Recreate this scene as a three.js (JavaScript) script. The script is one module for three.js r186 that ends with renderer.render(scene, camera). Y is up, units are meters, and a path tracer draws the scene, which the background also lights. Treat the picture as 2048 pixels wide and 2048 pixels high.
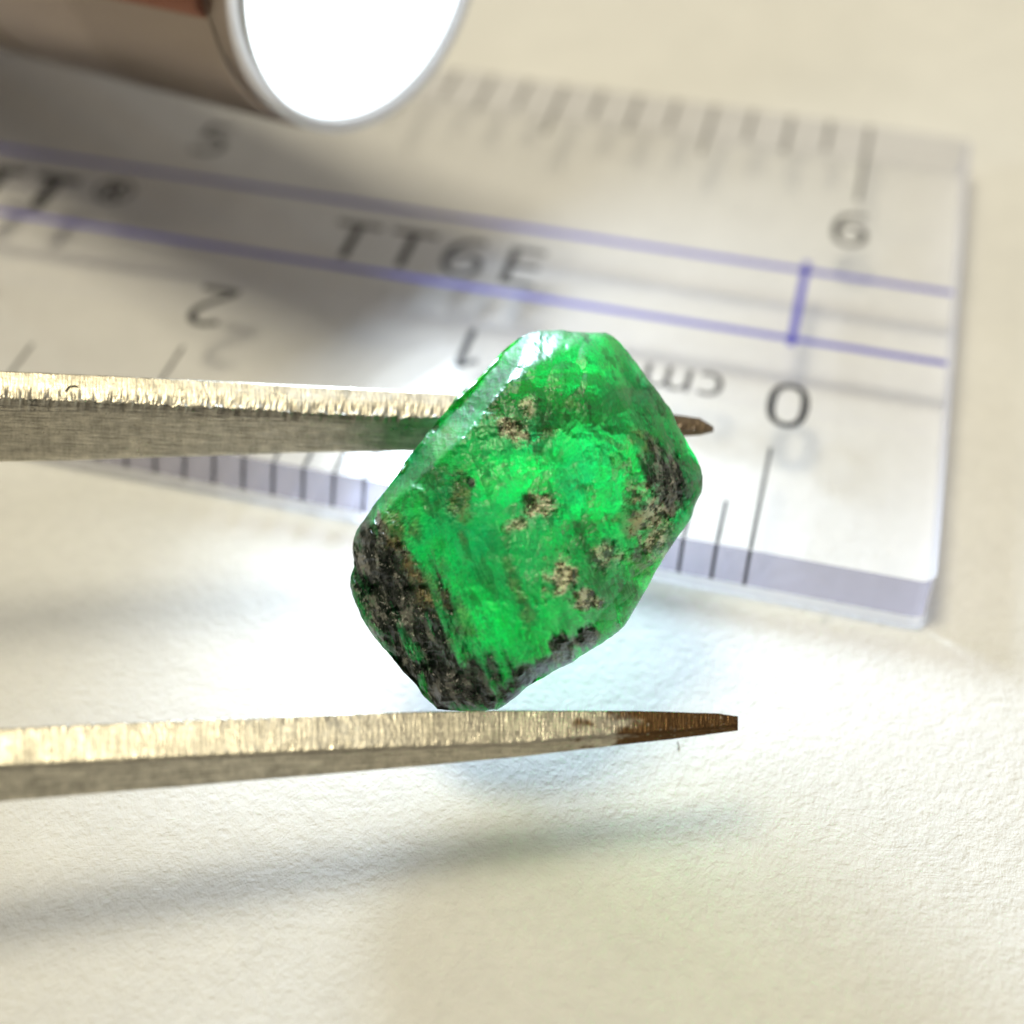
import * as THREE from 'three';
import { FontLoader } from 'three/addons/loaders/FontLoader.js';
import { TextGeometry } from 'three/addons/geometries/TextGeometry.js';
import { RectAreaLightUniformsLib } from 'three/addons/lights/RectAreaLightUniformsLib.js';
import { mergeGeometries } from 'three/addons/utils/BufferGeometryUtils.js';

// ---------------------------------------------------------------- camera, lamps, exposure
// All lengths below are written in millimetres and multiplied by MM, so the scene is at its real size in metres.
const MM = 0.001;
RectAreaLightUniformsLib.init();
const scene = new THREE.Scene();
scene.background = new THREE.Color().setRGB(0.340, 0.320, 0.278);      // dim warm surroundings
const renderer = new THREE.WebGLRenderer();
renderer.toneMapping = THREE.LinearToneMapping;
renderer.toneMappingExposure = 1.03;
renderer.shadowMap.enabled = true;

const V = (x, y, z) => new THREE.Vector3(x, y, z);
const CAM = V(0, 34.002, 33.727), RIGHT = V(0.99997, 0.00532, -0.00537), UP = V(-0.00756, 0.70421, -0.70995), FWD = V(0, -0.70997, -0.70423);
const FOC = 3009, HALF = 1024;                                          // focal length and half width in photo pixels
const camera = new THREE.PerspectiveCamera(2 * Math.atan(HALF / FOC) * 180 / Math.PI, 1, 0.002, 10);
camera.position.copy(CAM).multiplyScalar(MM);
camera.up.copy(UP);
camera.lookAt(CAM.clone().add(FWD).multiplyScalar(MM));
camera.focus = 39.2 * MM;
camera.userData.fStop = 37;
scene.add(camera);

// point seen at photo pixel (px, py) at a given depth (mm along the optical axis) or at a given height above the paper
const rayTo = (px, py) => FWD.clone().addScaledVector(RIGHT, (px - HALF) / FOC).addScaledVector(UP, -(py - HALF) / FOC);
const atDepth = (px, py, d) => rayTo(px, py).multiplyScalar(d).add(CAM);
const atHeight = (px, py, h) => { const r = rayTo(px, py); return r.multiplyScalar((h - CAM.y) / r.y).add(CAM); };

// warm room lamp straight overhead
const LAMP_AT = V(-380, 1530, -310), LAMP_SIZE = 570, LAMP_COLOR = new THREE.Color().setRGB(1.0, 0.90, 0.64), LAMP_POWER = 13.8;
// torch with its tail on the ruler
const TORCH_AXIS = V(0.770, 0.170, 0.615).normalize(), LENS_AXIS = V(0.740, 0.045, 0.671).normalize(), TORCH_R = 5.36;
const TORCH_COLOR = new THREE.Color().setRGB(0.66, 0.81, 1.0), TORCH_POWER = 17, TORCH_FILL = 0.0036;

// ---------------------------------------------------------------- helpers
let seed = 7;
const rnd = () => { seed = (seed * 1664525 + 1013904223) >>> 0; return seed / 4294967296; };
const clamp = (x, a, b) => Math.min(b, Math.max(a, x));
const smooth = (a, b, x) => { const t = clamp((x - a) / (b - a), 0, 1); return t * t * (3 - 2 * t); };
const mix = (a, b, t) => a + (b - a) * t;
function hash3(x, y, z) {
  let h = (Math.imul(x, 374761393) + Math.imul(y, 668265263) + Math.imul(z, 2147483647 ^ 0x5bd1e995)) | 0;
  h = Math.imul(h ^ (h >>> 13), 1274126177); h ^= h >>> 16;
  return (h >>> 0) / 4294967296;
}
function noise3(x, y, z) {                                              // value noise, -1..1
  const xi = Math.floor(x), yi = Math.floor(y), zi = Math.floor(z);
  let u = x - xi, v = y - yi, w = z - zi;
  u = u * u * (3 - 2 * u); v = v * v * (3 - 2 * v); w = w * w * (3 - 2 * w);
  const c = (i, j, k) => hash3(xi + i, yi + j, zi + k);
  return 2 * mix(mix(mix(c(0, 0, 0), c(1, 0, 0), u), mix(c(0, 1, 0), c(1, 1, 0), u), v), mix(mix(c(0, 0, 1), c(1, 0, 1), u), mix(c(0, 1, 1), c(1, 1, 1), u), v), w) - 1;
}
const fbm = (x, y, z, n = 4) => { let s = 0, a = 0.5, f = 1; for (let i = 0; i < n; i++) { s += a * noise3(x * f, y * f, z * f); a *= 0.5; f *= 2.03; } return s; };
const ridged = (x, y, z, n = 4) => { let s = 0, a = 0.5, f = 1; for (let i = 0; i < n; i++) { s += a * (1 - 2 * Math.abs(noise3(x * f, y * f, z * f))); a *= 0.5; f *= 2.03; } return s; };
// tileable 2-D value noise for textures: gx by gy cells over the tile
function tileNoise(w, h, gx, gy, salt) {
  const out = new Float32Array(w * h), g = new Float32Array(gx * gy);
  for (let i = 0; i < g.length; i++) g[i] = hash3(i, salt, 91) * 2 - 1;
  const xi = new Int32Array(w), xu = new Float32Array(w);
  for (let x = 0; x < w; x++) { const p = x / w * gx; xi[x] = Math.floor(p); const u = p - xi[x]; xu[x] = u * u * (3 - 2 * u); }
  for (let y = 0; y < h; y++) {
    const p = y / h * gy, j = Math.floor(p); let v = p - j; v = v * v * (3 - 2 * v);
    const r0 = (j % gy) * gx, r1 = ((j + 1) % gy) * gx;
    for (let x = 0; x < w; x++) {
      const i0 = xi[x] % gx, i1 = (xi[x] + 1) % gx, u = xu[x];
      out[y * w + x] = mix(mix(g[r0 + i0], g[r0 + i1], u), mix(g[r1 + i0], g[r1 + i1], u), v);
    }
  }
  return out;
}
function greyTexture(w, h, fn, srgb = false) {
  const d = new Uint8Array(w * h * 4);
  for (let i = 0; i < w * h; i++) { const c = fn(i); if (c.length) { for (let k = 0; k < 3; k++) d[4 * i + k] = clamp(c[k], 0, 1) * 255; } else d[4 * i] = d[4 * i + 1] = d[4 * i + 2] = clamp(c, 0, 1) * 255; d[4 * i + 3] = 255; }
  const t = new THREE.DataTexture(d, w, h);
  t.wrapS = t.wrapT = THREE.RepeatWrapping; t.magFilter = THREE.LinearFilter; t.minFilter = THREE.LinearMipmapLinearFilter;
  if (srgb) t.colorSpace = THREE.SRGBColorSpace;
  t.needsUpdate = true;
  return t;
}
function meshOf(name, g, m, parent) {
  const o = new THREE.Mesh(g, m); o.name = name; o.castShadow = o.receiveShadow = true; parent.add(o); return o;
}
function thing(name, label, category, base, group) {                    // a Group at the thing's base (mm)
  const o = new THREE.Group(); o.name = name; o.position.copy(base).multiplyScalar(MM);
  o.userData = { label, category }; if (group) o.userData.group = group;
  scene.add(o); return o;
}
// geometry from points in mm, relative to a base point
function geom(points, index, base, extra = {}) {
  const p = new Float32Array(points.length * 3);
  points.forEach((q, i) => { p[3 * i] = (q.x - base.x) * MM; p[3 * i + 1] = (q.y - base.y) * MM; p[3 * i + 2] = (q.z - base.z) * MM; });
  const g = new THREE.BufferGeometry();
  g.setAttribute('position', new THREE.BufferAttribute(p, 3));
  if (extra.uv) g.setAttribute('uv', new THREE.BufferAttribute(new Float32Array(extra.uv), 2));
  if (extra.color) g.setAttribute('color', new THREE.BufferAttribute(new Float32Array(extra.color), 3));
  g.setIndex(index); g.computeVertexNormals();
  return g;
}

// ---------------------------------------------------------------- the paper
const W = 2048;
const paperBump = (() => {
  const layers = [[30, 30, 0.30], [70, 62, 0.55], [128, 150, 0.75], [300, 280, 0.55], [640, 600, 0.35], [1024, 1024, 0.2]].map(([a, b, k], i) => [tileNoise(W, W, a, b, i + 3), k]);
  const warpX = tileNoise(W, W, 24, 24, 51), warpY = tileNoise(W, W, 24, 24, 52), fib = tileNoise(W, W, 60, 340, 53), fib2 = tileNoise(W, W, 300, 70, 54);
  return greyTexture(W, W, (i) => {
    const x = i % W, y = (i / W) | 0;
    let s = 0; for (const [a, k] of layers) s += a[i] * k;
    const wx = (x + Math.round(warpX[i] * 60) + W) % W, wy = (y + Math.round(warpY[i] * 60) + W) % W, j = wy * W + wx;
    s += 0.45 * (0.5 - Math.abs(fib[j])) + 0.35 * (0.5 - Math.abs(fib2[j]));
    return 0.5 + s * 0.14;
  });
})();
const paperTint = (() => {
  const a = tileNoise(512, 512, 9, 9, 71), b = tileNoise(512, 512, 40, 40, 72), c = tileNoise(512, 512, 256, 256, 73);
  return greyTexture(512, 512, (i) => { const v = 0.955 + 0.012 * a[i] + 0.010 * b[i] + 0.012 * c[i]; return [v, v, v * 0.994]; }, true);
})();
{
  paperBump.repeat.set(1 / 26, 1 / 26); paperTint.repeat.set(1 / 61, 1 / 61);
  const m = new THREE.MeshStandardMaterial({ map: paperTint, bumpMap: paperBump, bumpScale: 0.075 * MM, roughness: 0.95 });
  m.color.setRGB(0.93, 0.93, 0.93);
  const x0 = -150, x1 = 110, z0 = -190, z1 = 90, y0 = -0.25;
  const pts = [], uv = [], idx = [];
  const quad = (a, b, c, d) => { const n = pts.length; for (const p of [a, b, c, d]) { pts.push(p); uv.push(p.x, -p.z); } idx.push(n, n + 1, n + 2, n, n + 2, n + 3); };
  quad(V(x0, 0, z1), V(x1, 0, z1), V(x1, 0, z0), V(x0, 0, z0));
  quad(V(x0, y0, z1), V(x1, y0, z1), V(x1, 0, z1), V(x0, 0, z1));
  quad(V(x1, y0, z1), V(x1, y0, z0), V(x1, 0, z0), V(x1, 0, z1));
  quad(V(x1, y0, z0), V(x0, y0, z0), V(x0, 0, z0), V(x1, 0, z0));
  quad(V(x0, y0, z0), V(x0, y0, z1), V(x0, 0, z1), V(x0, 0, z0));
  quad(V(x0, y0, z0), V(x1, y0, z0), V(x1, y0, z1), V(x0, y0, z1));
  const o = meshOf('paper', geom(pts, idx, V(0, 0, 0), { uv }), m, scene);
  o.userData = { kind: 'structure', label: 'rough white drawing paper lying under the ruler and tweezers', category: 'paper' };
}

// ---------------------------------------------------------------- the room lamp (outside the frame; its light and shadows show)
{
  const dir = LAMP_AT.clone().multiplyScalar(-1).normalize();
  const t = thing('ceiling_lamp', 'square warm white ceiling lamp hanging above the paper', 'lamp', LAMP_AT);
  t.quaternion.setFromUnitVectors(V(0, -1, 0), dir);
  const s = LAMP_SIZE * MM;
  const box = new THREE.BoxGeometry(s * 1.08, 0.05, s * 1.08); box.translate(0, 0.045, 0);
  meshOf('housing', box, new THREE.MeshStandardMaterial({ color: 0xdedad2, roughness: 0.6 }), t);
  const pane = new THREE.BoxGeometry(s, 0.015, s); pane.translate(0, 0.01, 0);
  meshOf('diffuser', pane, new THREE.MeshStandardMaterial({ color: 0xffffff, emissive: LAMP_COLOR.clone(), emissiveIntensity: 1 }), t);
  const l = new THREE.RectAreaLight(LAMP_COLOR, LAMP_POWER, s, s);
  l.name = 'ceiling_lamp_glow'; scene.add(l);
  l.position.copy(LAMP_AT).addScaledVector(dir, 12).multiplyScalar(MM);
  l.lookAt(0, 0, 0);
}

// ---------------------------------------------------------------- the ruler
const RT = 1.6, RO = V(6.725, 0, 4.473), RU = V(-0.9699, 0, -0.2435).normalize(), RV = V(0.2435, 0, -0.9699).normalize();
const rp = (u, v, h) => RO.clone().addScaledVector(RU, u).addScaledVector(RV, v).setY(h);
const rulerBase = rp(70, 13, 0);
const ruler = thing('ruler', 'clear plastic ruler with blue lines and black centimetre and inch marks lying on the paper', 'ruler', rulerBase);
{
  const clear = new THREE.MeshPhysicalMaterial({ color: 0xffffff, roughness: 0.04, transmission: 1, thickness: 0, ior: 1.49 });
  clear.color.setRGB(0.985, 0.985, 0.99);
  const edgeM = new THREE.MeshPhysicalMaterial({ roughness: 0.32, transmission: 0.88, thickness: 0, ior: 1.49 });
  edgeM.color.setRGB(0.50, 0.49, 0.59);  // violet-grey painted in for the darkening that refraction gives a solid edge
  const clearEdge = new THREE.MeshPhysicalMaterial({ roughness: 0.15, transmission: 0.94, thickness: 0, ior: 1.49 });
  clearEdge.color.setRGB(0.88, 0.88, 0.92);
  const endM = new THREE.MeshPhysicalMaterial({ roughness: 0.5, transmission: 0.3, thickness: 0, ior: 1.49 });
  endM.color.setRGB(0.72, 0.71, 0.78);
  const lipM = new THREE.MeshPhysicalMaterial({ roughness: 0.4, transmission: 0.5, thickness: 0, ior: 1.49 });
  lipM.color.setRGB(0.92, 0.92, 0.95);
  const U0 = -5.42, U1 = 157, V1 = 26.35, VT = 1.42, VB = 1.0, HB = 0.5, R = 0.5, H0 = 0.03;
  // outline of the top face, counter-clockwise seen from above is not needed: both sides are drawn
  const loop = (vf, r) => {
    const o = [];
    const arc = (cu, cv, a0, a1) => { for (let i = 0; i <= 8; i++) { const a = mix(a0, a1, i / 8); o.push([cu + r * Math.cos(a), cv + r * Math.sin(a)]); } };
    arc(U0 + r, vf + r, Math.PI, 1.5 * Math.PI); arc(U1 - r, vf + r, 1.5 * Math.PI, 2 * Math.PI); arc(U1 - r, V1 - r, 0, 0.5 * Math.PI); arc(U0 + r, V1 - r, 0.5 * Math.PI, Math.PI);
    return o;
  };
  const top = loop(VT, R), low = loop(VB, R), n = top.length;
  const cap = (l, h) => { const pts = [rp(70, 13, h), ...l.map(([u, v]) => rp(u, v, h))], idx = []; for (let i = 0; i < n; i++) idx.push(0, 1 + (i + 1) % n, 1 + i); return geom(pts, idx, rulerBase); };
  meshOf('top_face', cap(top, RT), clear, ruler);
  meshOf('bottom_face', cap(low, H0), clear, ruler);
  const band = (la, ha, lb, hb, from, to) => {
    const pts = [], idx = [];
    for (let i = from; i <= to; i++) { const k = i % n; pts.push(rp(la[k][0], la[k][1], ha), rp(lb[k][0], lb[k][1], hb)); }
    for (let i = 0; i < to - from; i++) idx.push(2 * i, 2 * i + 1, 2 * i + 2, 2 * i + 2, 2 * i + 1, 2 * i + 3);
    return geom(pts, idx, rulerBase);
  };
  // front edge: corners of the first two arcs (indices 0..17); the rest are the far end, the back edge and the near end
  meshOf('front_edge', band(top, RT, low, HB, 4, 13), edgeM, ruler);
  meshOf('front_lip', band(low, HB, low, H0, 4, 13), lipM, ruler);
  meshOf('back_edge', band(top, RT, low, H0, 22, 31), clearEdge, ruler);
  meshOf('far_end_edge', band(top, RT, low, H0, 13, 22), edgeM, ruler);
  const near = meshOf('end_edge', band(top, RT, low, H0, 31, n + 4), endM, ruler);

  // print: thin flat ink bodies on the top face
  const ink = new THREE.MeshStandardMaterial({ roughness: 0.75 }); ink.color.setRGB(0.012, 0.012, 0.016);
  const inkGrey = new THREE.MeshStandardMaterial({ roughness: 0.75 }); inkGrey.color.setRGB(0.045, 0.040, 0.038);
  const blue = new THREE.MeshPhysicalMaterial({ roughness: 0.7, transmission: 0.5, thickness: 0 }); blue.color.setRGB(0.20, 0.19, 0.72);
  const HP = RT + 0.004, th = 0.008;
  const bar = (name, u0, u1, v0, v1, m, lab) => {
    const c = [[u0, v0], [u1, v0], [u1, v1], [u0, v1]], pts = [], idx = [0, 1, 2, 0, 2, 3, 4, 6, 5, 4, 7, 6];
    for (const h of [HP + th, HP]) for (const [u, v] of c) pts.push(rp(u, v, h));
    for (let i = 0; i < 4; i++) { const j = (i + 1) % 4; idx.push(i, 4 + i, j, j, 4 + i, 4 + j); }
    return meshOf(name, geom(pts, idx, rulerBase).toNonIndexed(), m, ruler);
  };
  for (let k = 0; k <= 58; k++) {                                       // millimetre marks
    const w = 0.055, len = k % 10 === 0 ? 6.0 : k % 5 === 0 ? 4.8 : 3.3;
    const t = bar('millimetre_mark', k - w, k + w, VT + 0.02, len, ink);
    t.geometry.computeVertexNormals();
    // the mark runs on down the bevelled front edge
    const a = rp(k - w, VT, RT), b = rp(k + w, VT, RT), c = rp(k + w, VB, HB), d = rp(k - w, VB, HB), out = RV.clone().multiplyScalar(-0.012);
    const g = geom([a, b, c, d].map((q) => q.add(out)), [0, 1, 2, 0, 2, 3], rulerBase);
    meshOf('edge_mark', g, ink, t);
  }
  const D6 = -1.40;
  for (let k = 0; k <= 36; k++) {                                       // sixteenths of an inch
    const u = D6 + k * 1.5875, w = 0.075, len = k % 16 === 0 ? 5.6 : k % 8 === 0 ? 4.0 : k % 4 === 0 ? 3.9 : k % 2 === 0 ? 2.9 : 2.35;
    bar('inch_mark', u - w, u + w, V1 - 0.02 - len, V1 - 0.05, inkGrey);
  }
  bar('blue_line', -5.2, 120, 15.60, 15.88, blue);
  bar('blue_line', -5.2, 120, 11.56, 11.84, blue);
  bar('blue_cross_line', -0.12, 0.16, 11.3, 16.3, blue);

  const font = await new FontLoader().loadAsync('fonts/droid/droid_sans_regular.typeface.json');
  const bold = await new FontLoader().loadAsync('fonts/droid/droid_sans_bold.typeface.json');
  // text lying on the ruler: centre (u, v), cap height in mm, turned round or upright, slanted or not
  const text = (name, s, u, v, size, turned, m, f = font, wide = 1) => {
    const g = new TextGeometry(s, { font: f, size: size, depth: th, curveSegments: 10 });
    g.computeBoundingBox(); const b = g.boundingBox; g.translate(-(b.min.x + b.max.x) / 2, -(b.min.y + b.max.y) / 2, 0);
    g.scale(wide, 1, 1);
    const ex = RU.clone().multiplyScalar(turned ? 1 : -1), ey = RV.clone().multiplyScalar(turned ? -1 : 1);
    const o = rp(u, v, HP).sub(rulerBase);
    const M4 = new THREE.Matrix4().makeBasis(ex, ey, V(0, 1, 0)).setPosition(o);
    g.applyMatrix4(M4); g.scale(MM, MM, MM);
    return meshOf(name, g, m, ruler);
  };
  text('numeral', '0', -0.28, 8.2, 2.15, true, ink);
  text('numeral', '1', 10.45, 8.35, 2.1, true, ink);
  text('numeral', '2', 19.95, 8.3, 2.2, true, ink);
  text('numeral', '3', 29.95, 8.3, 2.2, true, ink);
  text('numeral', '4', 39.95, 8.3, 2.2, true, ink);
  text('unit_letters', 'cm', 3.25, 8.6, 1.55, true, inkGrey);
  text('numeral', '6', -1.30, 18.75, 2.1, false, inkGrey);
  text('numeral', '5', 24.05, 18.5, 2.1, false, inkGrey);
  [['T', 16.45], ['T', 14.30], ['6', 12.15], ['E', 9.95]].forEach(([c, u]) => text('letter', c, u, 13.35, 2.25, false, inkGrey, font, 1.12));
  [['T', 31.0], ['T', 28.75]].forEach(([c, u]) => text('letter', c, u, 13.4, 2.25, false, ink, bold, 1.1));
  text('registered_mark', '\u00ae', 26.3, 14.1, 1.5, false, ink, bold);
}

// ---------------------------------------------------------------- the torch
{
  const face = atDepth(738, -60, 48);
  const TL = (face.y - TORCH_R * Math.hypot(TORCH_AXIS.x, TORCH_AXIS.z) - RT) / TORCH_AXIS.y - 0.2;   // length at which the tail touches the ruler
  const base = face.clone().addScaledVector(TORCH_AXIS, -TL).setY(RT);
  const t = thing('torch', 'small lit metal torch with glowing white lens lying on the ruler', 'torch', base);
  const q = new THREE.Quaternion().setFromUnitVectors(V(0, 1, 0), TORCH_AXIS);
  const qf = new THREE.Quaternion().setFromUnitVectors(V(0, 1, 0), LENS_AXIS);   // the face is cut a little askew
  const put = (g, q) => { g.applyQuaternion(q); g.translate(face.x - base.x, face.y - base.y, face.z - base.z); g.scale(MM, MM, MM); return g; };
  const lathe = (pts, seg = 96, turn = qf) => put(new THREE.LatheGeometry(pts.map(([r, y]) => new THREE.Vector2(r, y)), seg), turn);
  const R = TORCH_R;
  const metal = new THREE.MeshStandardMaterial({ metalness: 1, roughness: 0.36 }); metal.color.setRGB(0.34, 0.28, 0.24);
  const rim = new THREE.MeshPhysicalMaterial({ roughness: 0.25, transmission: 0.25, thickness: 0, clearcoat: 0.6 }); rim.color.setRGB(0.74, 0.73, 0.74);
  const dark = new THREE.MeshStandardMaterial({ roughness: 0.5, metalness: 0.8 }); dark.color.setRGB(0.20, 0.19, 0.2);
  const stripBrown = new THREE.MeshStandardMaterial({ roughness: 0.45, metalness: 0.7 }); stripBrown.color.setRGB(0.30, 0.13, 0.085);  // brown of the hand mirrored in the barrel, put into the strip
  // bezel: a rounded pale ring round the lens
  const b = []; for (let i = 0; i <= 14; i++) { const a = mix(0, Math.PI, i / 14); b.push([R - 0.22 + 0.22 * Math.cos(a), -0.22 + 0.22 * Math.sin(a)]); }
  b.unshift([R, -0.55]); b.push([R - 0.46, -0.6]);
  meshOf('bezel', lathe(b), rim, t);
  const sleeve = [[R - 0.02, -0.56]]; for (let y = -0.62; y > -3.4; y -= 0.11) sleeve.push([R - 0.01 - (Math.round(-y / 0.11) % 2 ? 0.05 : 0), y]); sleeve.push([R - 0.4, -3.5]);
  meshOf('head_sleeve', lathe(sleeve, 128), metal, t);
  meshOf('lens_seat', lathe([[R - 0.44, -0.6], [R - 0.40, -0.30], [R - 0.45, -0.28], [R - 0.47, -0.62]]), dark, t);
  const lens = []; for (let i = 0; i <= 10; i++) { const r = (R - 0.43) * (1 - i / 10); lens.push([r, -0.42 + 0.25 * (1 - (r / R) ** 2)]); }
  lens.unshift([0, -0.9], [R - 0.43, -0.9]);
  const glow = new THREE.MeshStandardMaterial({ color: 0xffffff, roughness: 0.3, emissiveIntensity: 2.4 }); glow.emissive.setRGB(0.86, 0.95, 1.0);
  meshOf('lens', lathe(lens), glow, t);
  // body with fine turned grooves
  const body = [[0, -1.75], [R - 0.12, -1.8]];
  for (let y = -1.85; y > -9; y -= 0.11) body.push([R - 0.06 - (Math.round(-y / 0.11) % 2 ? 0.04 : 0), y]);
  body.push([R - 0.05, -9.05], [R - 0.05, -15], [R - 0.3, -15.1], [R - 0.3, -15.7], [R - 0.05, -15.8], [R - 0.05, 0.5 - TL], [R - 0.5, -TL], [0, -TL]);
  meshOf('barrel', lathe(body, 128, q), metal, t);
  // ribbed brown strip added along the barrel, standing for the hand's reflection
  const e1 = TORCH_AXIS.clone().cross(V(0, 1, 0)).normalize(), e2 = e1.clone().cross(TORCH_AXIS);
  const onBarrel = (f, y, r) => face.clone().addScaledVector(TORCH_AXIS, y).addScaledVector(e1, r * Math.cos(f)).addScaledVector(e2, r * Math.sin(f));
  const F0 = 0.02, F1 = 0.75, cp = [], ci = [];
  for (let i = 0; i <= 240; i++) {
    const y = mix(-1.9, -22, i / 240), rib = i % 4 < 2 ? 0 : 0.14;
    for (let k = 0; k <= 10; k++) { const f = mix(F0 - (k < 2 ? rib * 0.05 : 0), F1, k / 10), r = R - 0.1 + (k === 0 || k === 10 ? 0 : 0.32 - (k < 3 ? rib : 0)); cp.push(onBarrel(f, y, r)); }
    if (i) for (let k = 0; k < 10; k++) { const a = (i - 1) * 11 + k; ci.push(a, a + 1, a + 11, a + 11, a + 1, a + 12); }
  }
  for (const e of [0, 240]) { const n = cp.length; cp.push(onBarrel((F0 + F1) / 2, mix(-1.9, -22, e / 240), R - 0.3)); for (let k = 0; k < 10; k++) { const a = e * 11 + k; e ? ci.push(n, a, a + 1) : ci.push(n, a + 1, a); } }
  meshOf('clip', geom(cp, ci, base), stripBrown, t);
  const light = new THREE.RectAreaLight(TORCH_COLOR, TORCH_POWER, 6.2 * MM, 6.2 * MM);
  light.name = 'torch_glow'; scene.add(light);
  light.position.copy(face).addScaledVector(LENS_AXIS, 0.15).multiplyScalar(MM);
  light.lookAt(face.clone().addScaledVector(LENS_AXIS, 50).multiplyScalar(MM));
  const fillSpot = new THREE.SpotLight(TORCH_COLOR, TORCH_FILL, 0, 0.76, 1, 2);  // added spot, aimed off the lens axis to fill the paper in front
  fillSpot.name = 'torch_fill'; fillSpot.castShadow = true; fillSpot.shadow.radius = 0.17; scene.add(fillSpot, fillSpot.target);
  fillSpot.position.copy(face).addScaledVector(LENS_AXIS, -0.3).multiplyScalar(MM);
  fillSpot.target.position.set(6.0 * MM, 0, 22 * MM);
}

// ---------------------------------------------------------------- the tweezers
const pick = (table, x) => {                                            // piecewise linear in a table of [x, y]
  if (x <= table[0][0]) { const [a, b] = table; return a[1] + (b[1] - a[1]) / (b[0] - a[0]) * (x - a[0]); }
  for (let i = 1; i < table.length; i++) if (x <= table[i][0]) { const a = table[i - 1], b = table[i]; return mix(a[1], b[1], (x - a[0]) / (b[0] - a[0])); }
  const a = table[table.length - 2], b = table[table.length - 1]; return b[1] + (b[1] - a[1]) / (b[0] - a[0]) * (x - b[0]);
};
// point on the sight line of (px, py) that lies on the plane through p with normal (0, cos, sin) in y and z
function onSlope(px, py, p, tilt) {
  const n = V(0, Math.cos(tilt), Math.sin(tilt)), r = rayTo(px, py);
  return r.multiplyScalar(p.clone().sub(CAM).dot(n) / r.dot(n)).add(CAM);
}
const frontArm = {
  top: [[0, 1454], [399, 1435.5], [797, 1421], [996, 1418], [1275, 1419], [1435, 1425], [1476, 1431]],
  mid: [[0, 1533.5], [399, 1513.6], [797, 1496], [1036, 1488], [1196, 1473], [1355, 1463], [1476, 1451]],
  low: [[0, 1606], [399, 1573], [797, 1539], [1036, 1517], [1196, 1498], [1355, 1479], [1476, 1462.5]],
  depth: [[0, 34.6], [1476, 37.9]], tip: 1476, tilt: 0.15, side: -0.32,
};
const rearArm = {
  top: [[0, 739.6], [233, 750], [466, 761.5], [699, 773.6], [900, 784], [1150, 803], [1349, 826.5], [1400, 834], [1427, 852]],
  mid: [[0, 797], [233, 805], [466, 817], [699, 830], [900, 836], [1150, 846], [1349, 857], [1400, 859], [1427, 860]],
  low: [[0, 926], [140, 923.6], [326, 916.6], [466, 913], [605, 908], [810, 905], [1100, 893], [1349, 876], [1400, 872], [1427, 864]],
  depth: [[0, 40.2], [1427, 42.9]], tip: 1427, tilt: 0.24, side: -0.25,
};
const metalBump = (() => {
  const w = 1024, h = 512, a = tileNoise(w, h, 340, 10, 201), b = tileNoise(w, h, 700, 40, 202), c = tileNoise(w, h, 60, 160, 203), d = tileNoise(w, h, 220, 110, 204), e = tileNoise(w, h, 24, 16, 205);
  return greyTexture(w, h, (i) => 0.5 + 0.17 * a[i] + 0.16 * b[i] + 0.10 * c[i] + 0.07 * d[i] + 0.03 * e[i]);
})();
const metalRough = (() => {
  const w = 512, h = 256, a = tileNoise(w, h, 120, 12, 211), b = tileNoise(w, h, 20, 12, 212), c = tileNoise(w, h, 128, 64, 213);
  return greyTexture(w, h, (i) => 0.78 + 0.12 * a[i] + 0.14 * b[i] + 0.12 * c[i]);
})();
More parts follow.
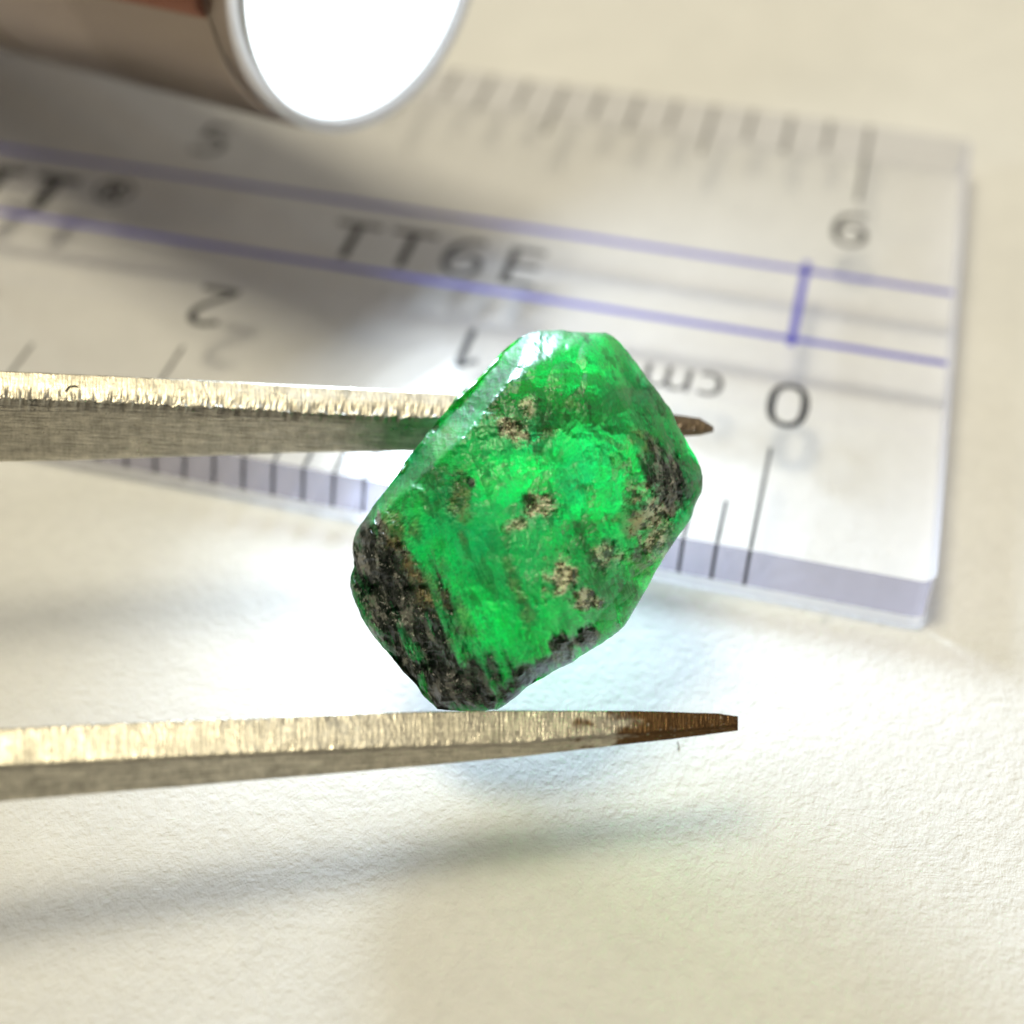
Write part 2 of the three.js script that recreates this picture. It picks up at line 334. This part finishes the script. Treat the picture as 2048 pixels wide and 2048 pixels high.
// scratches and grime in the steel
const metalGrain = (() => {
  const w = 1024, h = 512, a = tileNoise(w, h, 512, 6, 221), b = tileNoise(w, h, 260, 16, 222), c = tileNoise(w, h, 40, 220, 223), d = tileNoise(w, h, 300, 150, 224), e = tileNoise(w, h, 60, 40, 225);
  return greyTexture(w, h, (i) => { const v = 0.85 + 0.09 * a[i] + 0.07 * b[i] + 0.05 * c[i] + 0.05 * d[i] + 0.05 * e[i] - 0.30 * smooth(0.55, 0.9, a[i] * 0.6 + d[i] * 0.6 + c[i] * 0.3); return [v, v * 0.99, v * 0.97]; }, true);
})();
metalGrain.repeat.set(1 / 11, 1 / 5.5);
metalBump.repeat.set(1 / 11, 1 / 5.5); metalRough.repeat.set(1 / 11, 1 / 5.5);
{
  const base = atDepth(0, 1250, 40).setY(0);
  const tweezers = thing('tweezers', 'steel tweezers with worn brown tips gripping the green crystal', 'tweezers', base);
  const steel = new THREE.MeshStandardMaterial({ metalness: 1, roughness: 0.5, roughnessMap: metalRough, map: metalGrain, bumpMap: metalBump, bumpScale: 0.013 * MM, vertexColors: true });
  const midGap = V(0, 0, 0);
  const ends = [frontArm, rearArm].map((a) => atDepth(0, pick(a.mid, 0), pick(a.depth, 0)));
  midGap.copy(ends[0]).add(ends[1]).multiplyScalar(0.5);
  [frontArm, rearArm].forEach((A, ai) => {
    const secs = [], N = 760, EXT = 62;
    const section = (x) => {
      const B = atDepth(x, pick(A.mid, x), pick(A.depth, x));
      const T = onSlope(x, pick(A.top, x), B, A.tilt), C = onSlope(x, pick(A.low, x), B, A.tilt * 0 + Math.PI / 2 + A.side);
      return [T, B, C, T.clone().add(C).sub(B)];
    };
    const s0 = section(0), s1 = section(120), dx = s0[1].distanceTo(s1[1]);
    const dir = s0.map((p, i) => p.clone().sub(s1[i]).divideScalar(dx));
    const avg = dir[1].clone();
    for (let k = 60; k >= 1; k--) {                                     // towards the joined heel, left of the frame
      const s = k / 60 * EXT, bend = smooth(0, EXT, s), to = midGap.clone().sub(ends[ai]).multiplyScalar(bend * 0.86);
      secs.push({ s: -s, p: s0.map((p, i) => p.clone().addScaledVector(avg, s).addScaledVector(dir[i].clone().sub(avg), Math.min(s, 10)).add(to)) });
    }
    for (let k = 0; k <= N; k++) {
      const x = k / N * A.tip, p = section(x);
      secs.push({ s: p[1].distanceTo(s0[1]), p });
    }
    const pts = [], uv = [], col = [], idx = [];
    const frac = [0.02, 0.06, 0.14, 0.24, 0.34, 0.44, 0.54, 0.64, 0.74, 0.84, 0.92, 0.98];
    let cols = 0;
    secs.forEach(({ s, p }, si) => {
      const len = secs[secs.length - 1].s, near = len - s;
      let run = 0; cols = 0;
      const c = p.reduce((q, r) => q.add(r), V(0, 0, 0)).multiplyScalar(0.25);
      for (let e = 0; e < 4; e++) {
        const a = p[e], b = p[(e + 1) % 4], L = a.distanceTo(b), nrm = a.clone().add(b).multiplyScalar(0.5).sub(c).normalize();
        for (const f of frac) {
          const ch = Math.min(0.07 / Math.max(L, 0.1), 0.2), g = clamp(mix(ch * 0.6, 1 - ch * 0.6, (f - 0.02) / 0.96), 0, 1);
          const pt = a.clone().lerp(b, g);
          // worn, burred corner between the two faces that show
          const edge = e === 0 ? smooth(ai ? 0.45 : 0.80, 1, g) : e === 1 ? smooth(ai ? 0.2 : 0.10, 0, g) : e === 3 ? 0.4 * smooth(0.7, 1, g) : 0;
          const burr = fbm(s * 8.5 + 17 * ai, e === 0 ? g * 4 : -g * 4, 3.1, 4) + 0.5 * ridged(s * 11, g * 5 + e, 8.3, 2);
          pt.addScaledVector(nrm, edge * burr * (ai ? 0.085 : 0.03) - (ai ? 0.06 : 0.012) * edge + 0.006 * fbm(s * 1.7, e * 9 + g * 3, 5, 3));
          if (e === 0) pt.addScaledVector(nrm, smooth(0.35, 0, g) * (ai ? 0 : 1) * 0.03 * fbm(s * 7, g * 9, 12, 3) * smooth(11, 7, s));
          pts.push(pt); e === 1 ? uv.push(run + L * f + 2.1, s + ai * 3.7) : uv.push(s + ai * 3.7, run + L * f + e * 1.3);
          // steel, stained brown towards the tip
          const st = smooth(3.9, 2.5, near + 2.2 * fbm(s * 1.6, g * 2 + e, 4 + ai, 4) + 0.8 * fbm(s * 9, g * 7 + e, 14, 2)) * (ai ? 0.8 : 1);   // rust stain
          const speck = smooth(0.35, 0.6, fbm(s * 9, g * 8 + e * 4, 21, 2));
          const sv = 1 + 0.10 * fbm(s * 2.1, g * 2 + e, 1, 3);
          const k = clamp(st * (1 - 0.6 * speck), 0, 1);
          col.push(mix(0.70 * sv, 0.17, k), mix(0.665 * sv, 0.10, k), mix(0.575 * sv, 0.048, k));
          cols++;
        }
        run += L;
      }
      if (si) for (let j = 0; j < cols; j++) { const a0 = (si - 1) * cols + j, a1 = (si - 1) * cols + (j + 1) % cols, b0 = a0 + cols, b1 = a1 + cols; idx.push(a0, a1, b0, b0, a1, b1); }
    });
    for (const end of [0, secs.length - 1]) {
      const c = V(0, 0, 0); for (let j = 0; j < cols; j++) c.add(pts[end * cols + j]); c.divideScalar(cols);
      const n = pts.length; pts.push(c); uv.push(0, 0); col.push(0.3, 0.22, 0.15);
      for (let j = 0; j < cols; j++) { const a = end * cols + j, b = end * cols + (j + 1) % cols; end ? idx.push(a, b, n) : idx.push(b, a, n); }
    }
    meshOf('arm', geom(pts, idx, base, { uv, color: col }), steel, tweezers);
  });
}

// ---------------------------------------------------------------- the phone that takes the picture, just behind the lens (the steel mirrors it and it shades the front)
{
  const at = CAM.clone().addScaledVector(FWD, -1.2);
  const t = thing('smartphone', 'black smartphone held over the paper to take the picture', 'phone', at);
  t.quaternion.setFromRotationMatrix(new THREE.Matrix4().makeBasis(RIGHT, UP, FWD.clone().negate()));
  const black = new THREE.MeshStandardMaterial({ roughness: 0.4 }); black.color.setRGB(0.02, 0.02, 0.022);
  const x0 = -112, x1 = 34, y0 = -30, y1 = 6, r = 9, sh = new THREE.Shape();
  sh.moveTo(x0 + r, y0); sh.lineTo(x1 - r, y0); sh.absarc(x1 - r, y0 + r, r, -Math.PI / 2, 0); sh.lineTo(x1, y1 - r); sh.absarc(x1 - r, y1 - r, r, 0, Math.PI / 2); sh.lineTo(x0 + r, y1); sh.absarc(x0 + r, y1 - r, r, Math.PI / 2, Math.PI); sh.lineTo(x0, y0 + r); sh.absarc(x0 + r, y0 + r, r, Math.PI, 1.5 * Math.PI);
  const g = new THREE.ExtrudeGeometry(sh, { depth: 6, bevelSize: 0.8, bevelThickness: 0.8, bevelSegments: 3 }); g.translate(0, 0, 3.2); g.scale(MM, MM, MM);
  meshOf('body', g, black, t);
  const ringM = new THREE.MeshStandardMaterial({ roughness: 0.3, metalness: 0.9, color: 0x333336 });
  for (const [x, y] of [[0, -1], [-16, -1], [-8, -15]]) { const c = new THREE.TorusGeometry(5.6, 0.8, 12, 48); c.translate(x, y, 2); c.scale(MM, MM, MM); meshOf('lens_ring', c, ringM, t); }
}

// ---------------------------------------------------------------- the crystal
{
  const S = 840 / 1932;                                                 // the outline and the patches were read off an enlarged view
  const Z = ([x, y]) => [640 + x * S, 620 + y * S];
  const outline = [[1010, 97], [1080, 94], [1150, 95], [1230, 100], [1310, 105], [1350, 124], [1380, 150], [1420, 198], [1460, 250], [1500, 300], [1540, 350], [1575, 400], [1610, 450], [1632, 500], [1650, 540], [1675, 590], [1700, 640], [1735, 690], [1755, 730], [1763, 770], [1760, 800], [1752, 845], [1735, 880], [1710, 945], [1680, 1000], [1635, 1065], [1590, 1130], [1535, 1225], [1480, 1320], [1440, 1390], [1400, 1450], [1372, 1482], [1330, 1510], [1240, 1570], [1175, 1612], [1120, 1640], [1060, 1672], [1000, 1700], [950, 1738], [900, 1780], [860, 1812], [815, 1842], [700, 1850], [540, 1835], [490, 1790], [462, 1762], [440, 1730], [405, 1690], [370, 1650], [330, 1602], [290, 1550], [250, 1500], [210, 1450], [183, 1400], [160, 1350], [146, 1305], [138, 1260], [142, 1220], [155, 1180], [150, 1135], [150, 1090], [155, 1050], [165, 1020], [190, 980], [220, 940], [260, 885], [300, 830], [350, 760], [400, 690], [450, 624], [500, 560], [560, 486], [620, 410], [680, 352], [740, 300], [786, 250], [830, 200], [874, 160], [920, 130], [965, 108]].map(Z);
  const C0 = [1052, 1040], K = 76;                                      // centre and pixels per millimetre
  const radius = (a) => {
    const dx = Math.cos(a), dy = Math.sin(a); let best = 0;
    for (let i = 0; i < outline.length; i++) {
      const [x1, y1] = outline[i], [x2, y2] = outline[(i + 1) % outline.length], ex = x2 - x1, ey = y2 - y1, den = dx * ey - dy * ex;
      if (Math.abs(den) < 1e-9) continue;
      const t = ((x1 - C0[0]) * ey - (y1 - C0[1]) * ex) / den, u = ((x1 - C0[0]) * dy - (y1 - C0[1]) * dx) / den;
      if (t > 0 && u >= -1e-6 && u <= 1 + 1e-6) best = Math.max(best, t);
    }
    return best;
  };
  const NA = 960, NR = 230;
  const rad = Array.from({ length: NA }, (_, i) => radius(i / NA * 2 * Math.PI));
  // signed distance in mm from a line through two points of the enlarged view, positive to its right as one walks a -> b (y down)
  const side = (a, b) => { const [x1, y1] = Z(a), [x2, y2] = Z(b), l = Math.hypot(x2 - x1, y2 - y1); return (x, y) => ((x2 - x1) * (y - y1) - (y2 - y1) * (x - x1)) / l / K; };
  const ridge = side([640, 520], [1010, 1520]), leftEdge = side([230, 930], [930, 120]), under1 = side([1420, 1430], [560, 1650]), under2 = side([1120, 1560], [560, 1500]), upper = side([860, 240], [1330, 60]), lowLeft = side([640, 1740], [150, 1010]), rightEdge = side([1420, 180], [1800, 900]), lowRight = side([1765, 780], [1330, 1530]);
  const softMin = (arr, k) => { let m = Math.min(...arr), s = 0; for (const a of arr) s += Math.exp(-(a - m) / k); return m - k * Math.log(s); };
  const front = (x, y) => {
    const r = ridge(x, y);
    return softMin([
      2.75 - 0.20 * Math.max(-r, 0) - 0.42 * Math.max(r, 0),
      0.5 + 4.2 * Math.max(leftEdge(x, y), -0.1),
      2.30 + 1.05 * under1(x, y),
      1.9 + 1.3 * Math.max(upper(x, y), -0.5),
      0.95 + 0.62 * Math.max(lowLeft(x, y), -0.3),
      0.9 + 1.1 * Math.max(rightEdge(x, y), -0.2),
      0.75 + 1.0 * Math.max(lowRight(x, y), -0.2),
    ], 0.10);
  };
  const back = (x, y) => softMin([2.1 + 0.03 * ridge(x, y), 0.7 + 0.9 * Math.max(leftEdge(x, y), 0), 0.8 + 0.8 * Math.max(lowRight(x, y), 0), 0.8 + 0.7 * Math.max(rightEdge(x, y), 0)], 0.15);
  const depth0 = (y) => 40.2 + (1040 - y) * 0.0030;

  // mineral patches; dark ones at the foot also paint its shade: [x, y, rx, ry, turn in degrees, kind, strength]
  const patches = [
    [945, 440, 60, 50, 20, 'mica', 0.9], [880, 540, 85, 60, 35, 'mica', 1], [1040, 560, 60, 40, -20, 'brown', 0.8], [1160, 415, 50, 35, 0, 'brown', 0.7], [1060, 350, 50, 60, 30, 'brown', 0.55], [800, 450, 45, 40, 0, 'brown', 0.6], [1320, 220, 40, 45, 0, 'brown', 0.4],
    [640, 850, 62, 130, 8, 'brown', 1], [1000, 900, 85, 75, 30, 'mica', 1.05], [905, 985, 60, 40, -10, 'mica', 0.95], [1105, 1235, 110, 105, 30, 'mica', 1.1], [1225, 1325, 75, 60, 20, 'mica', 1.05],
    [1540, 930, 130, 150, 25, 'mica', 1.1], [1640, 760, 110, 150, -15, 'rock', 1.15], [1490, 590, 85, 60, 30, 'brown', 0.9], [1570, 1050, 90, 110, 20, 'mica', 0.9], [1310, 1130, 110, 85, -25, 'mica', 0.9], [1380, 690, 45, 60, -20, 'brown', 0.7], [1500, 1180, 60, 90, 20, 'brown', 0.7], [1350, 600, 60, 18, 25, 'brown', 0.8],
    [260, 1180, 150, 200, -20, 'rock', 1.25], [380, 1380, 190, 240, -30, 'rock', 1.3], [470, 1560, 150, 160, -30, 'rock', 1.2], [330, 1000, 70, 110, -10, 'brown', 0.9], [430, 1010, 40, 60, -20, 'brown', 0.7], [560, 1180, 30, 60, -15, 'brown', 0.6], [650, 1040, 24, 50, -15, 'brown', 0.6], [640, 1400, 60, 130, -25, 'brown', 0.8],
    [1190, 1520, 190, 55, -10, 'rock', 1.2], [960, 1680, 170, 60, -18, 'rock', 1.15], [760, 1780, 150, 80, 5, 'black', 1.25], [600, 1650, 70, 110, -20, 'rock', 1.1], [890, 1250, 40, 130, -20, 'brown', 0.75], [950, 1380, 45, 70, -20, 'brown', 0.7], [850, 1060, 25, 40, 0, 'brown', 0.5], [770, 780, 40, 30, 0, 'brown', 0.4], [545, 760, 30, 60, 10, 'brown', 0.6], [1240, 840, 24, 50, 0, 'brown', 0.5], [1440, 790, 40, 40, 0, 'brown', 0.55], [690, 790, 20, 20, 0, 'black', 1.1], [430, 1660, 150, 120, -40, 'rock', 1.2], [560, 1770, 140, 90, -20, 'black', 1.1], [700, 1690, 190, 110, -10, 'black', 1.0], [600, 1520, 110, 150, -30, 'black', 0.8], [1090, 1600, 170, 45, -22, 'rock', 1.1], [1450, 950, 90, 120, 20, 'brown', 0.8], [1560, 700, 90, 110, 0, 'rock', 0.9], [190, 1080, 70, 120, 0, 'rock', 1.0], [480, 1280, 70, 160, -28, 'brown', 0.9],
  ].map(([x, y, rx, ry, t, kind, w]) => { const [cx, cy] = Z([x, y]); return { cx, cy, rx: rx * S, ry: ry * S, c: Math.cos(t * Math.PI / 180), s: Math.sin(t * Math.PI / 180), kind, w }; });
  const milky = [[950, 1130, 260, 330, -25, 0.5], [760, 620, 240, 110, -25, 0.55], [1390, 420, 190, 190, 20, 0.55], [1150, 1400, 250, 110, 10, 0.5], [1540, 620, 90, 200, -25, 0.4], [700, 520, 160, 70, -45, 0.6], [520, 620, 60, 60, 0, 0.4]].map(([x, y, rx, ry, t, w]) => { const [cx, cy] = Z([x, y]); return { cx, cy, rx: rx * S, ry: ry * S, c: Math.cos(t * Math.PI / 180), s: Math.sin(t * Math.PI / 180), w }; });
  const inside = (p, x, y) => { const dx = x - p.cx, dy = y - p.cy, a = (dx * p.c + dy * p.s) / p.rx, b = (-dx * p.s + dy * p.c) / p.ry; return Math.sqrt(a * a + b * b); };
  const KF = 79.5, MID = atDepth(...C0, 40.2);
  const flat = (p) => { const d = p.clone().sub(MID); return [d.dot(RIGHT), -d.dot(UP)]; };   // place in the crystal's own plane, mm
  function mineral(x, y, X, Y, Z3 = 1.7) {                                    // stone colour at a point, painted foot shade included: [r, g, b, roughening]
    const n1 = fbm(X * 0.9, Y * 0.9, Z3 * 0.9, 4), n2 = fbm(X * 3.2 + 5, Y * 3.2, Z3 * 3.2, 4), n3 = fbm(X * 11, Y * 11 + 3, Z3 * 11, 3);
    // fine fibres running along the crystal
    const fu = X * 0.37 + Y * 0.93, fv = X * 0.93 - Y * 0.37, streak = fbm(fu * 0.9 + 3, fv * 4.2, 2.2, 4), fib = ridged(fu * 1.6 + n2 * 0.5, fv * 9 + n1 * 2, Z3 * 4, 3);
    let c = [0.010, mix(0.50, 0.98, clamp(0.6 + 1.9 * n1 + 0.5 * n2, 0, 1)), mix(0.12, 0.30, clamp(0.5 + n2, 0, 1))], rough = 0;
    const lay = (to, k) => { for (let i = 0; i < 3; i++) c[i] = mix(c[i], to[i], clamp(k, 0, 1)); };
    lay([0.006, 0.20, 0.045], 0.7 * smooth(0.05, 0.42, n2 + 0.45 * n3));
    const n4 = fbm(X * 26, Y * 26, 7, 2); for (let i = 0; i < 3; i++) c[i] *= 1 + 0.55 * n4;
    lay([0.03, 0.075, 0.02], 0.75 * smooth(0.20, 0.40, fbm(fu * 1.5 + 9, fv * 3.6, 6.1, 3) + 0.25 * n3));   // olive streaks
    let m = 0; for (const p of milky) m = Math.max(m, p.w * smooth(1.25, 0.3, inside(p, x, y) + 0.7 * n2));
    lay([0.13, 0.52, 0.23], m * (0.7 + 1.0 * n3 + 0.7 * n2)); rough = 0.22 * m;
    lay([0.16, 0.62, 0.28], 0.6 * smooth(0.42, 0.72, fib));
    for (const p of patches) {
      const d = inside(p, x, y); if (d > 2) continue;
      const dark = p.kind === 'rock' || p.kind === 'black', k = p.w * (dark ? smooth(1.36, 0.40, d + 1.25 * streak + 0.3 * n2 + 0.25 * n3) : smooth(1.30, 0.45, d + 0.85 * n2 + 0.45 * n3));
      if (k <= 0) continue;
      const g = dark ? fbm(fu * 2.2 + 40, fv * 6.5, 5, 4) : fbm(X * 6 + 40, Y * 6, Z3 * 6, 4);
      // flecked crust: dark, mid and bright grains run into one another
      const tone = (dark, mid, bright, t) => dark.map((v, i) => t < 0.5 ? mix(v, mid[i], t * 2) : mix(mid[i], bright[i], t * 2 - 1));
      const t = clamp(0.5 + 1.9 * (g + (dark ? 0.25 : 0.5) * n3 + (dark ? 0.25 : 0.6) * n4), 0, 1);
      if (p.kind === 'rock') lay(tone([0.006, 0.012, 0.007], [0.026, 0.034, 0.023], [0.20, 0.20, 0.175], t * t), 0.9 * k);
      else if (p.kind === 'black') lay(tone([0.006, 0.009, 0.007], [0.02, 0.026, 0.02], [0.12, 0.12, 0.11], t * t), k);
      else if (p.kind === 'mica') lay(tone([0.05, 0.055, 0.03], [0.34, 0.28, 0.17], [0.95, 0.86, 0.66], t), k);
      else lay(tone([0.05, 0.055, 0.022], [0.13, 0.11, 0.05], [0.34, 0.27, 0.13], t), k * 0.85);
      rough = Math.max(rough, clamp(k, 0, 1) * (p.kind === 'brown' ? 0.7 : 1));
    }
    return [...c, rough];
  }

  // broken surface: overlapping little planes, highest one wins
  const chips = (X, Y, cell, slope, salt) => {
    const cx = Math.floor(X / cell), cy = Math.floor(Y / cell); let best = -9;
    for (let i = -1; i <= 1; i++) for (let j = -1; j <= 1; j++) {
      const h = (k) => hash3(cx + i, cy + j, salt + k), px = (cx + i + h(0)) * cell, py = (cy + j + h(1)) * cell, dx = X - px, dy = Y - py;
      best = Math.max(best, (h(2) - 0.5) * cell * slope + dx * (h(3) - 0.5) * 2 * slope + dy * (h(4) - 0.5) * 2 * slope - 1.5 * slope * (dx * dx + dy * dy) / cell);
    }
    return best;
  };
  const pts = [], col = [], idx = [];
  const ring = (j) => 1 - Math.pow(1 - j / NR, 1.25);                    // rings crowd towards the rim
  const put = (i, rho, sgn) => {
    const a = i / NA * 2 * Math.PI;
    const wob = 1 + 0.011 * fbm(Math.cos(a) * 11, Math.sin(a) * 11, 2, 4) * Math.pow(rho, 10);
    const x = C0[0] + Math.cos(a) * rad[i] * rho * wob, y = C0[1] + Math.sin(a) * rad[i] * rho * wob;
    const X = (x - C0[0]) / K, Y = (y - C0[1]) / K;
    const prof = Math.pow(Math.max(0, 1 - Math.pow(rho, sgn > 0 ? 11 : 5)), 0.5);
    let off = (sgn > 0 ? front(x, y) : back(x, y)) * prof;
    const [mx, my] = flat(atDepth(x, y, depth0(y) - sgn * off)), m = mineral(C0[0] + mx * KF, C0[1] + my * KF, mx, my);
    const calm = smooth(0, 0.35, prof);
    off += calm * (0.10 * fbm(X * 0.8, Y * 0.8, sgn * 3, 3) + 0.04 * ridged(X * 2.3, Y * 2.3, sgn * 7 + 1, 3) + 0.020 * fbm(X * 7, Y * 7, sgn * 5, 3) + 0.010 * fbm(X * 13, Y * 13, sgn, 2));
    const worn = smooth(0.55, 0.95, rho);                              // edges are more chipped than the middle of the faces
    off += calm * ((0.35 + 0.9 * worn) * chips(X + 0.2 * fbm(X, Y, 4, 2), Y, 1.5, 0.17, 11) + (0.5 + 0.8 * worn + 0.8 * m[3]) * chips(X, Y + 0.1 * fbm(X * 2, Y * 2, 4, 2), 0.46, 0.17, 31));
    if (sgn > 0) off += calm * 0.10 * smooth(1.0, 0.1, leftEdge(x, y)) * ridged(X * 3.1 + 4, Y * 3.1, 2, 4);
    off += calm * m[3] * (0.13 * ridged(X * 4.5, Y * 4.5, 9, 3) - 0.08);
    pts.push(atDepth(x, y, depth0(y) - sgn * off)); col.push(m[0], m[1], m[2]);
  };
  put(0, 0, 1);                                                          // front pole
  for (let j = 1; j <= NR; j++) for (let i = 0; i < NA; i++) put(i, ring(j), 1);
  const NB = 90, b0 = pts.length;
  for (let j = NB - 1; j >= 1; j--) for (let i = 0; i < NA; i++) put(i, 1 - Math.pow(1 - j / NB, 1.6), -1);
  put(0, 0, -1);
  const last = pts.length - 1, at = (j, i) => 1 + j * NA + (i % NA), rows = NR + NB - 1;
  for (let i = 0; i < NA; i++) idx.push(0, at(0, i + 1), at(0, i));
  for (let j = 0; j < rows - 1; j++) for (let i = 0; i < NA; i++) { const a = at(j, i), b = at(j, i + 1), c = at(j + 1, i), d = at(j + 1, i + 1); idx.push(a, b, c, c, b, d); }
  for (let i = 0; i < NA; i++) idx.push(at(rows - 1, i), at(rows - 1, i + 1), last);
  const base = atDepth(930, 1420, 38.9);
  // clear emerald lets light through, the mineral crusts and painted foot shade do not
  const TW = 640, SPAN = 11, clearMap = (() => {
    const d = new Uint8Array(TW * TW * 4);
    for (let j = 0; j < TW; j++) for (let i = 0; i < TW; i++) {
      const X = (i / TW - 0.5) * SPAN, Y = (0.5 - j / TW) * SPAN, q = mineral(C0[0] + X * KF, C0[1] + Y * KF, X, Y)[3], k = 4 * (j * TW + i);
      d[k] = 255 * clamp(1 - 0.85 * q, 0, 1); d[k + 1] = 255 * clamp(0.86 - 0.26 * q, 0, 1); d[k + 2] = 0; d[k + 3] = 255;
    }
    const t = new THREE.DataTexture(d, TW, TW); t.magFilter = THREE.LinearFilter; t.needsUpdate = true; return t;
  })();
  const uv = []; for (const p of pts) { const [X, Y] = flat(p); uv.push(X / SPAN + 0.5, 0.5 - Y / SPAN); }
  const m = new THREE.MeshPhysicalMaterial({ vertexColors: true, roughness: 0.56, roughnessMap: clearMap, transmission: 0.94, specularIntensity: 0.6, transmissionMap: clearMap, thickness: 1, ior: 1.45, attenuationColor: new THREE.Color().setRGB(0.05, 0.90, 0.38), attenuationDistance: 5.6 * MM, clearcoat: 0.3, clearcoatRoughness: 0.24 });
  m.name = 'emerald';
  const g = geom(pts, idx, base, { color: col, uv });
  const o = meshOf('emerald_crystal', g, m, scene);
  // dark flakes and pale veils inside the stone
  const flakes = (name, count, colour, salt, size) => {
    const parts = [];
    for (let k = 0; k < count; k++) {
      const h = (n) => hash3(k, n, salt), a = h(0) * 6.283, r = 0.72 * Math.sqrt(h(1)) * rad[Math.floor(a / 6.2832 * NA) % NA];
      const x = C0[0] + Math.cos(a) * r, y = C0[1] + Math.sin(a) * r, f = front(x, y), p = atDepth(x, y, depth0(y) - mix(-0.9, f - 0.45, h(2)));
      const g = new THREE.IcosahedronGeometry(1, 2), q = g.attributes.position;
      for (let i = 0; i < q.count; i++) { const w = 1 + 0.6 * noise3(q.getX(i) * 1.6 + k * 7, q.getY(i) * 1.6, q.getZ(i) * 1.6); q.setXYZ(i, q.getX(i) * w, q.getY(i) * w, q.getZ(i) * w); }
      const z = size * (0.5 + h(3)); g.scale(z * (0.5 + h(4)), z * (0.9 + 1.6 * h(5)), z * 0.22);
      g.rotateZ(-0.5 + 0.7 * (h(6) - 0.5)); g.rotateX(h(7) - 0.5); g.rotateY(1.2 * (h(8) - 0.5));
      g.applyMatrix4(new THREE.Matrix4().makeBasis(RIGHT, UP, FWD.clone().negate()));
      g.translate(p.x - base.x, p.y - base.y, p.z - base.z); g.scale(MM, MM, MM); g.computeVertexNormals(); parts.push(g);
    }
    const fm = new THREE.MeshStandardMaterial({ roughness: 0.8 }); fm.color.setRGB(...colour);
    const f = meshOf(name, mergeGeometries(parts), fm, o); f.userData = { kind: 'stuff' };
  };
  flakes('dark_inclusions', 22, [0.03, 0.05, 0.02], 407, 0.085);
  flakes('pale_inclusions', 16, [0.18, 0.60, 0.28], 402, 0.10);
  o.position.copy(base).multiplyScalar(MM);
  o.userData = { label: 'rough glowing green emerald crystal with dark grey matrix held between the tweezers', category: 'gemstone' };
}

// ---------------------------------------------------------------- lint
{
  const lint = new THREE.MeshStandardMaterial({ roughness: 0.8 }); lint.color.setRGB(0.85, 0.85, 0.85);
  const dust = new THREE.MeshStandardMaterial({ roughness: 0.8 }); dust.color.setRGB(0.10, 0.085, 0.07);
  const fibre = (label, pts, r, m) => {
    const base = pts[0].clone();
    const g = new THREE.TubeGeometry(new THREE.CatmullRomCurve3(pts.map((p) => p.clone().sub(base))), 40, r, 6); g.scale(MM, MM, MM);
    const o = meshOf('lint_fibre' + (fibre.n ? '_' + String(fibre.n).padStart(3, '0') : ''), g, m, scene); fibre.n = (fibre.n || 0) + 1;
    o.position.copy(base).multiplyScalar(MM); o.userData = { label, category: 'fibre', group: 'specks of lint' };
  };
  fibre('tiny dark curled fibre lying on the upper tweezers arm', [[132, 785], [137, 776], [146, 773], [156, 774]].map(([x, y]) => onSlope(x, y, atDepth(x, pick(rearArm.mid, x), pick(rearArm.depth, x)), rearArm.tilt).add(V(0, 0.03, 0))), 0.018, dust);
  fibre('tiny white curled fibre lying on the ruler edge by the corner', [[1640, 1205], [1636, 1199], [1642, 1194], [1650, 1196], [1652, 1201]].map(([x, y]) => atHeight(x, y, 0.3).add(V(0, 0.02, 0.55))), 0.02, lint);
  fibre('short dark hair lying on the bare paper beyond the brown tip', [[1355, 1484], [1357, 1492], [1356, 1500]].map(([x, y]) => atHeight(x, y, 0.03)), 0.014, dust);
}

renderer.render(scene, camera);
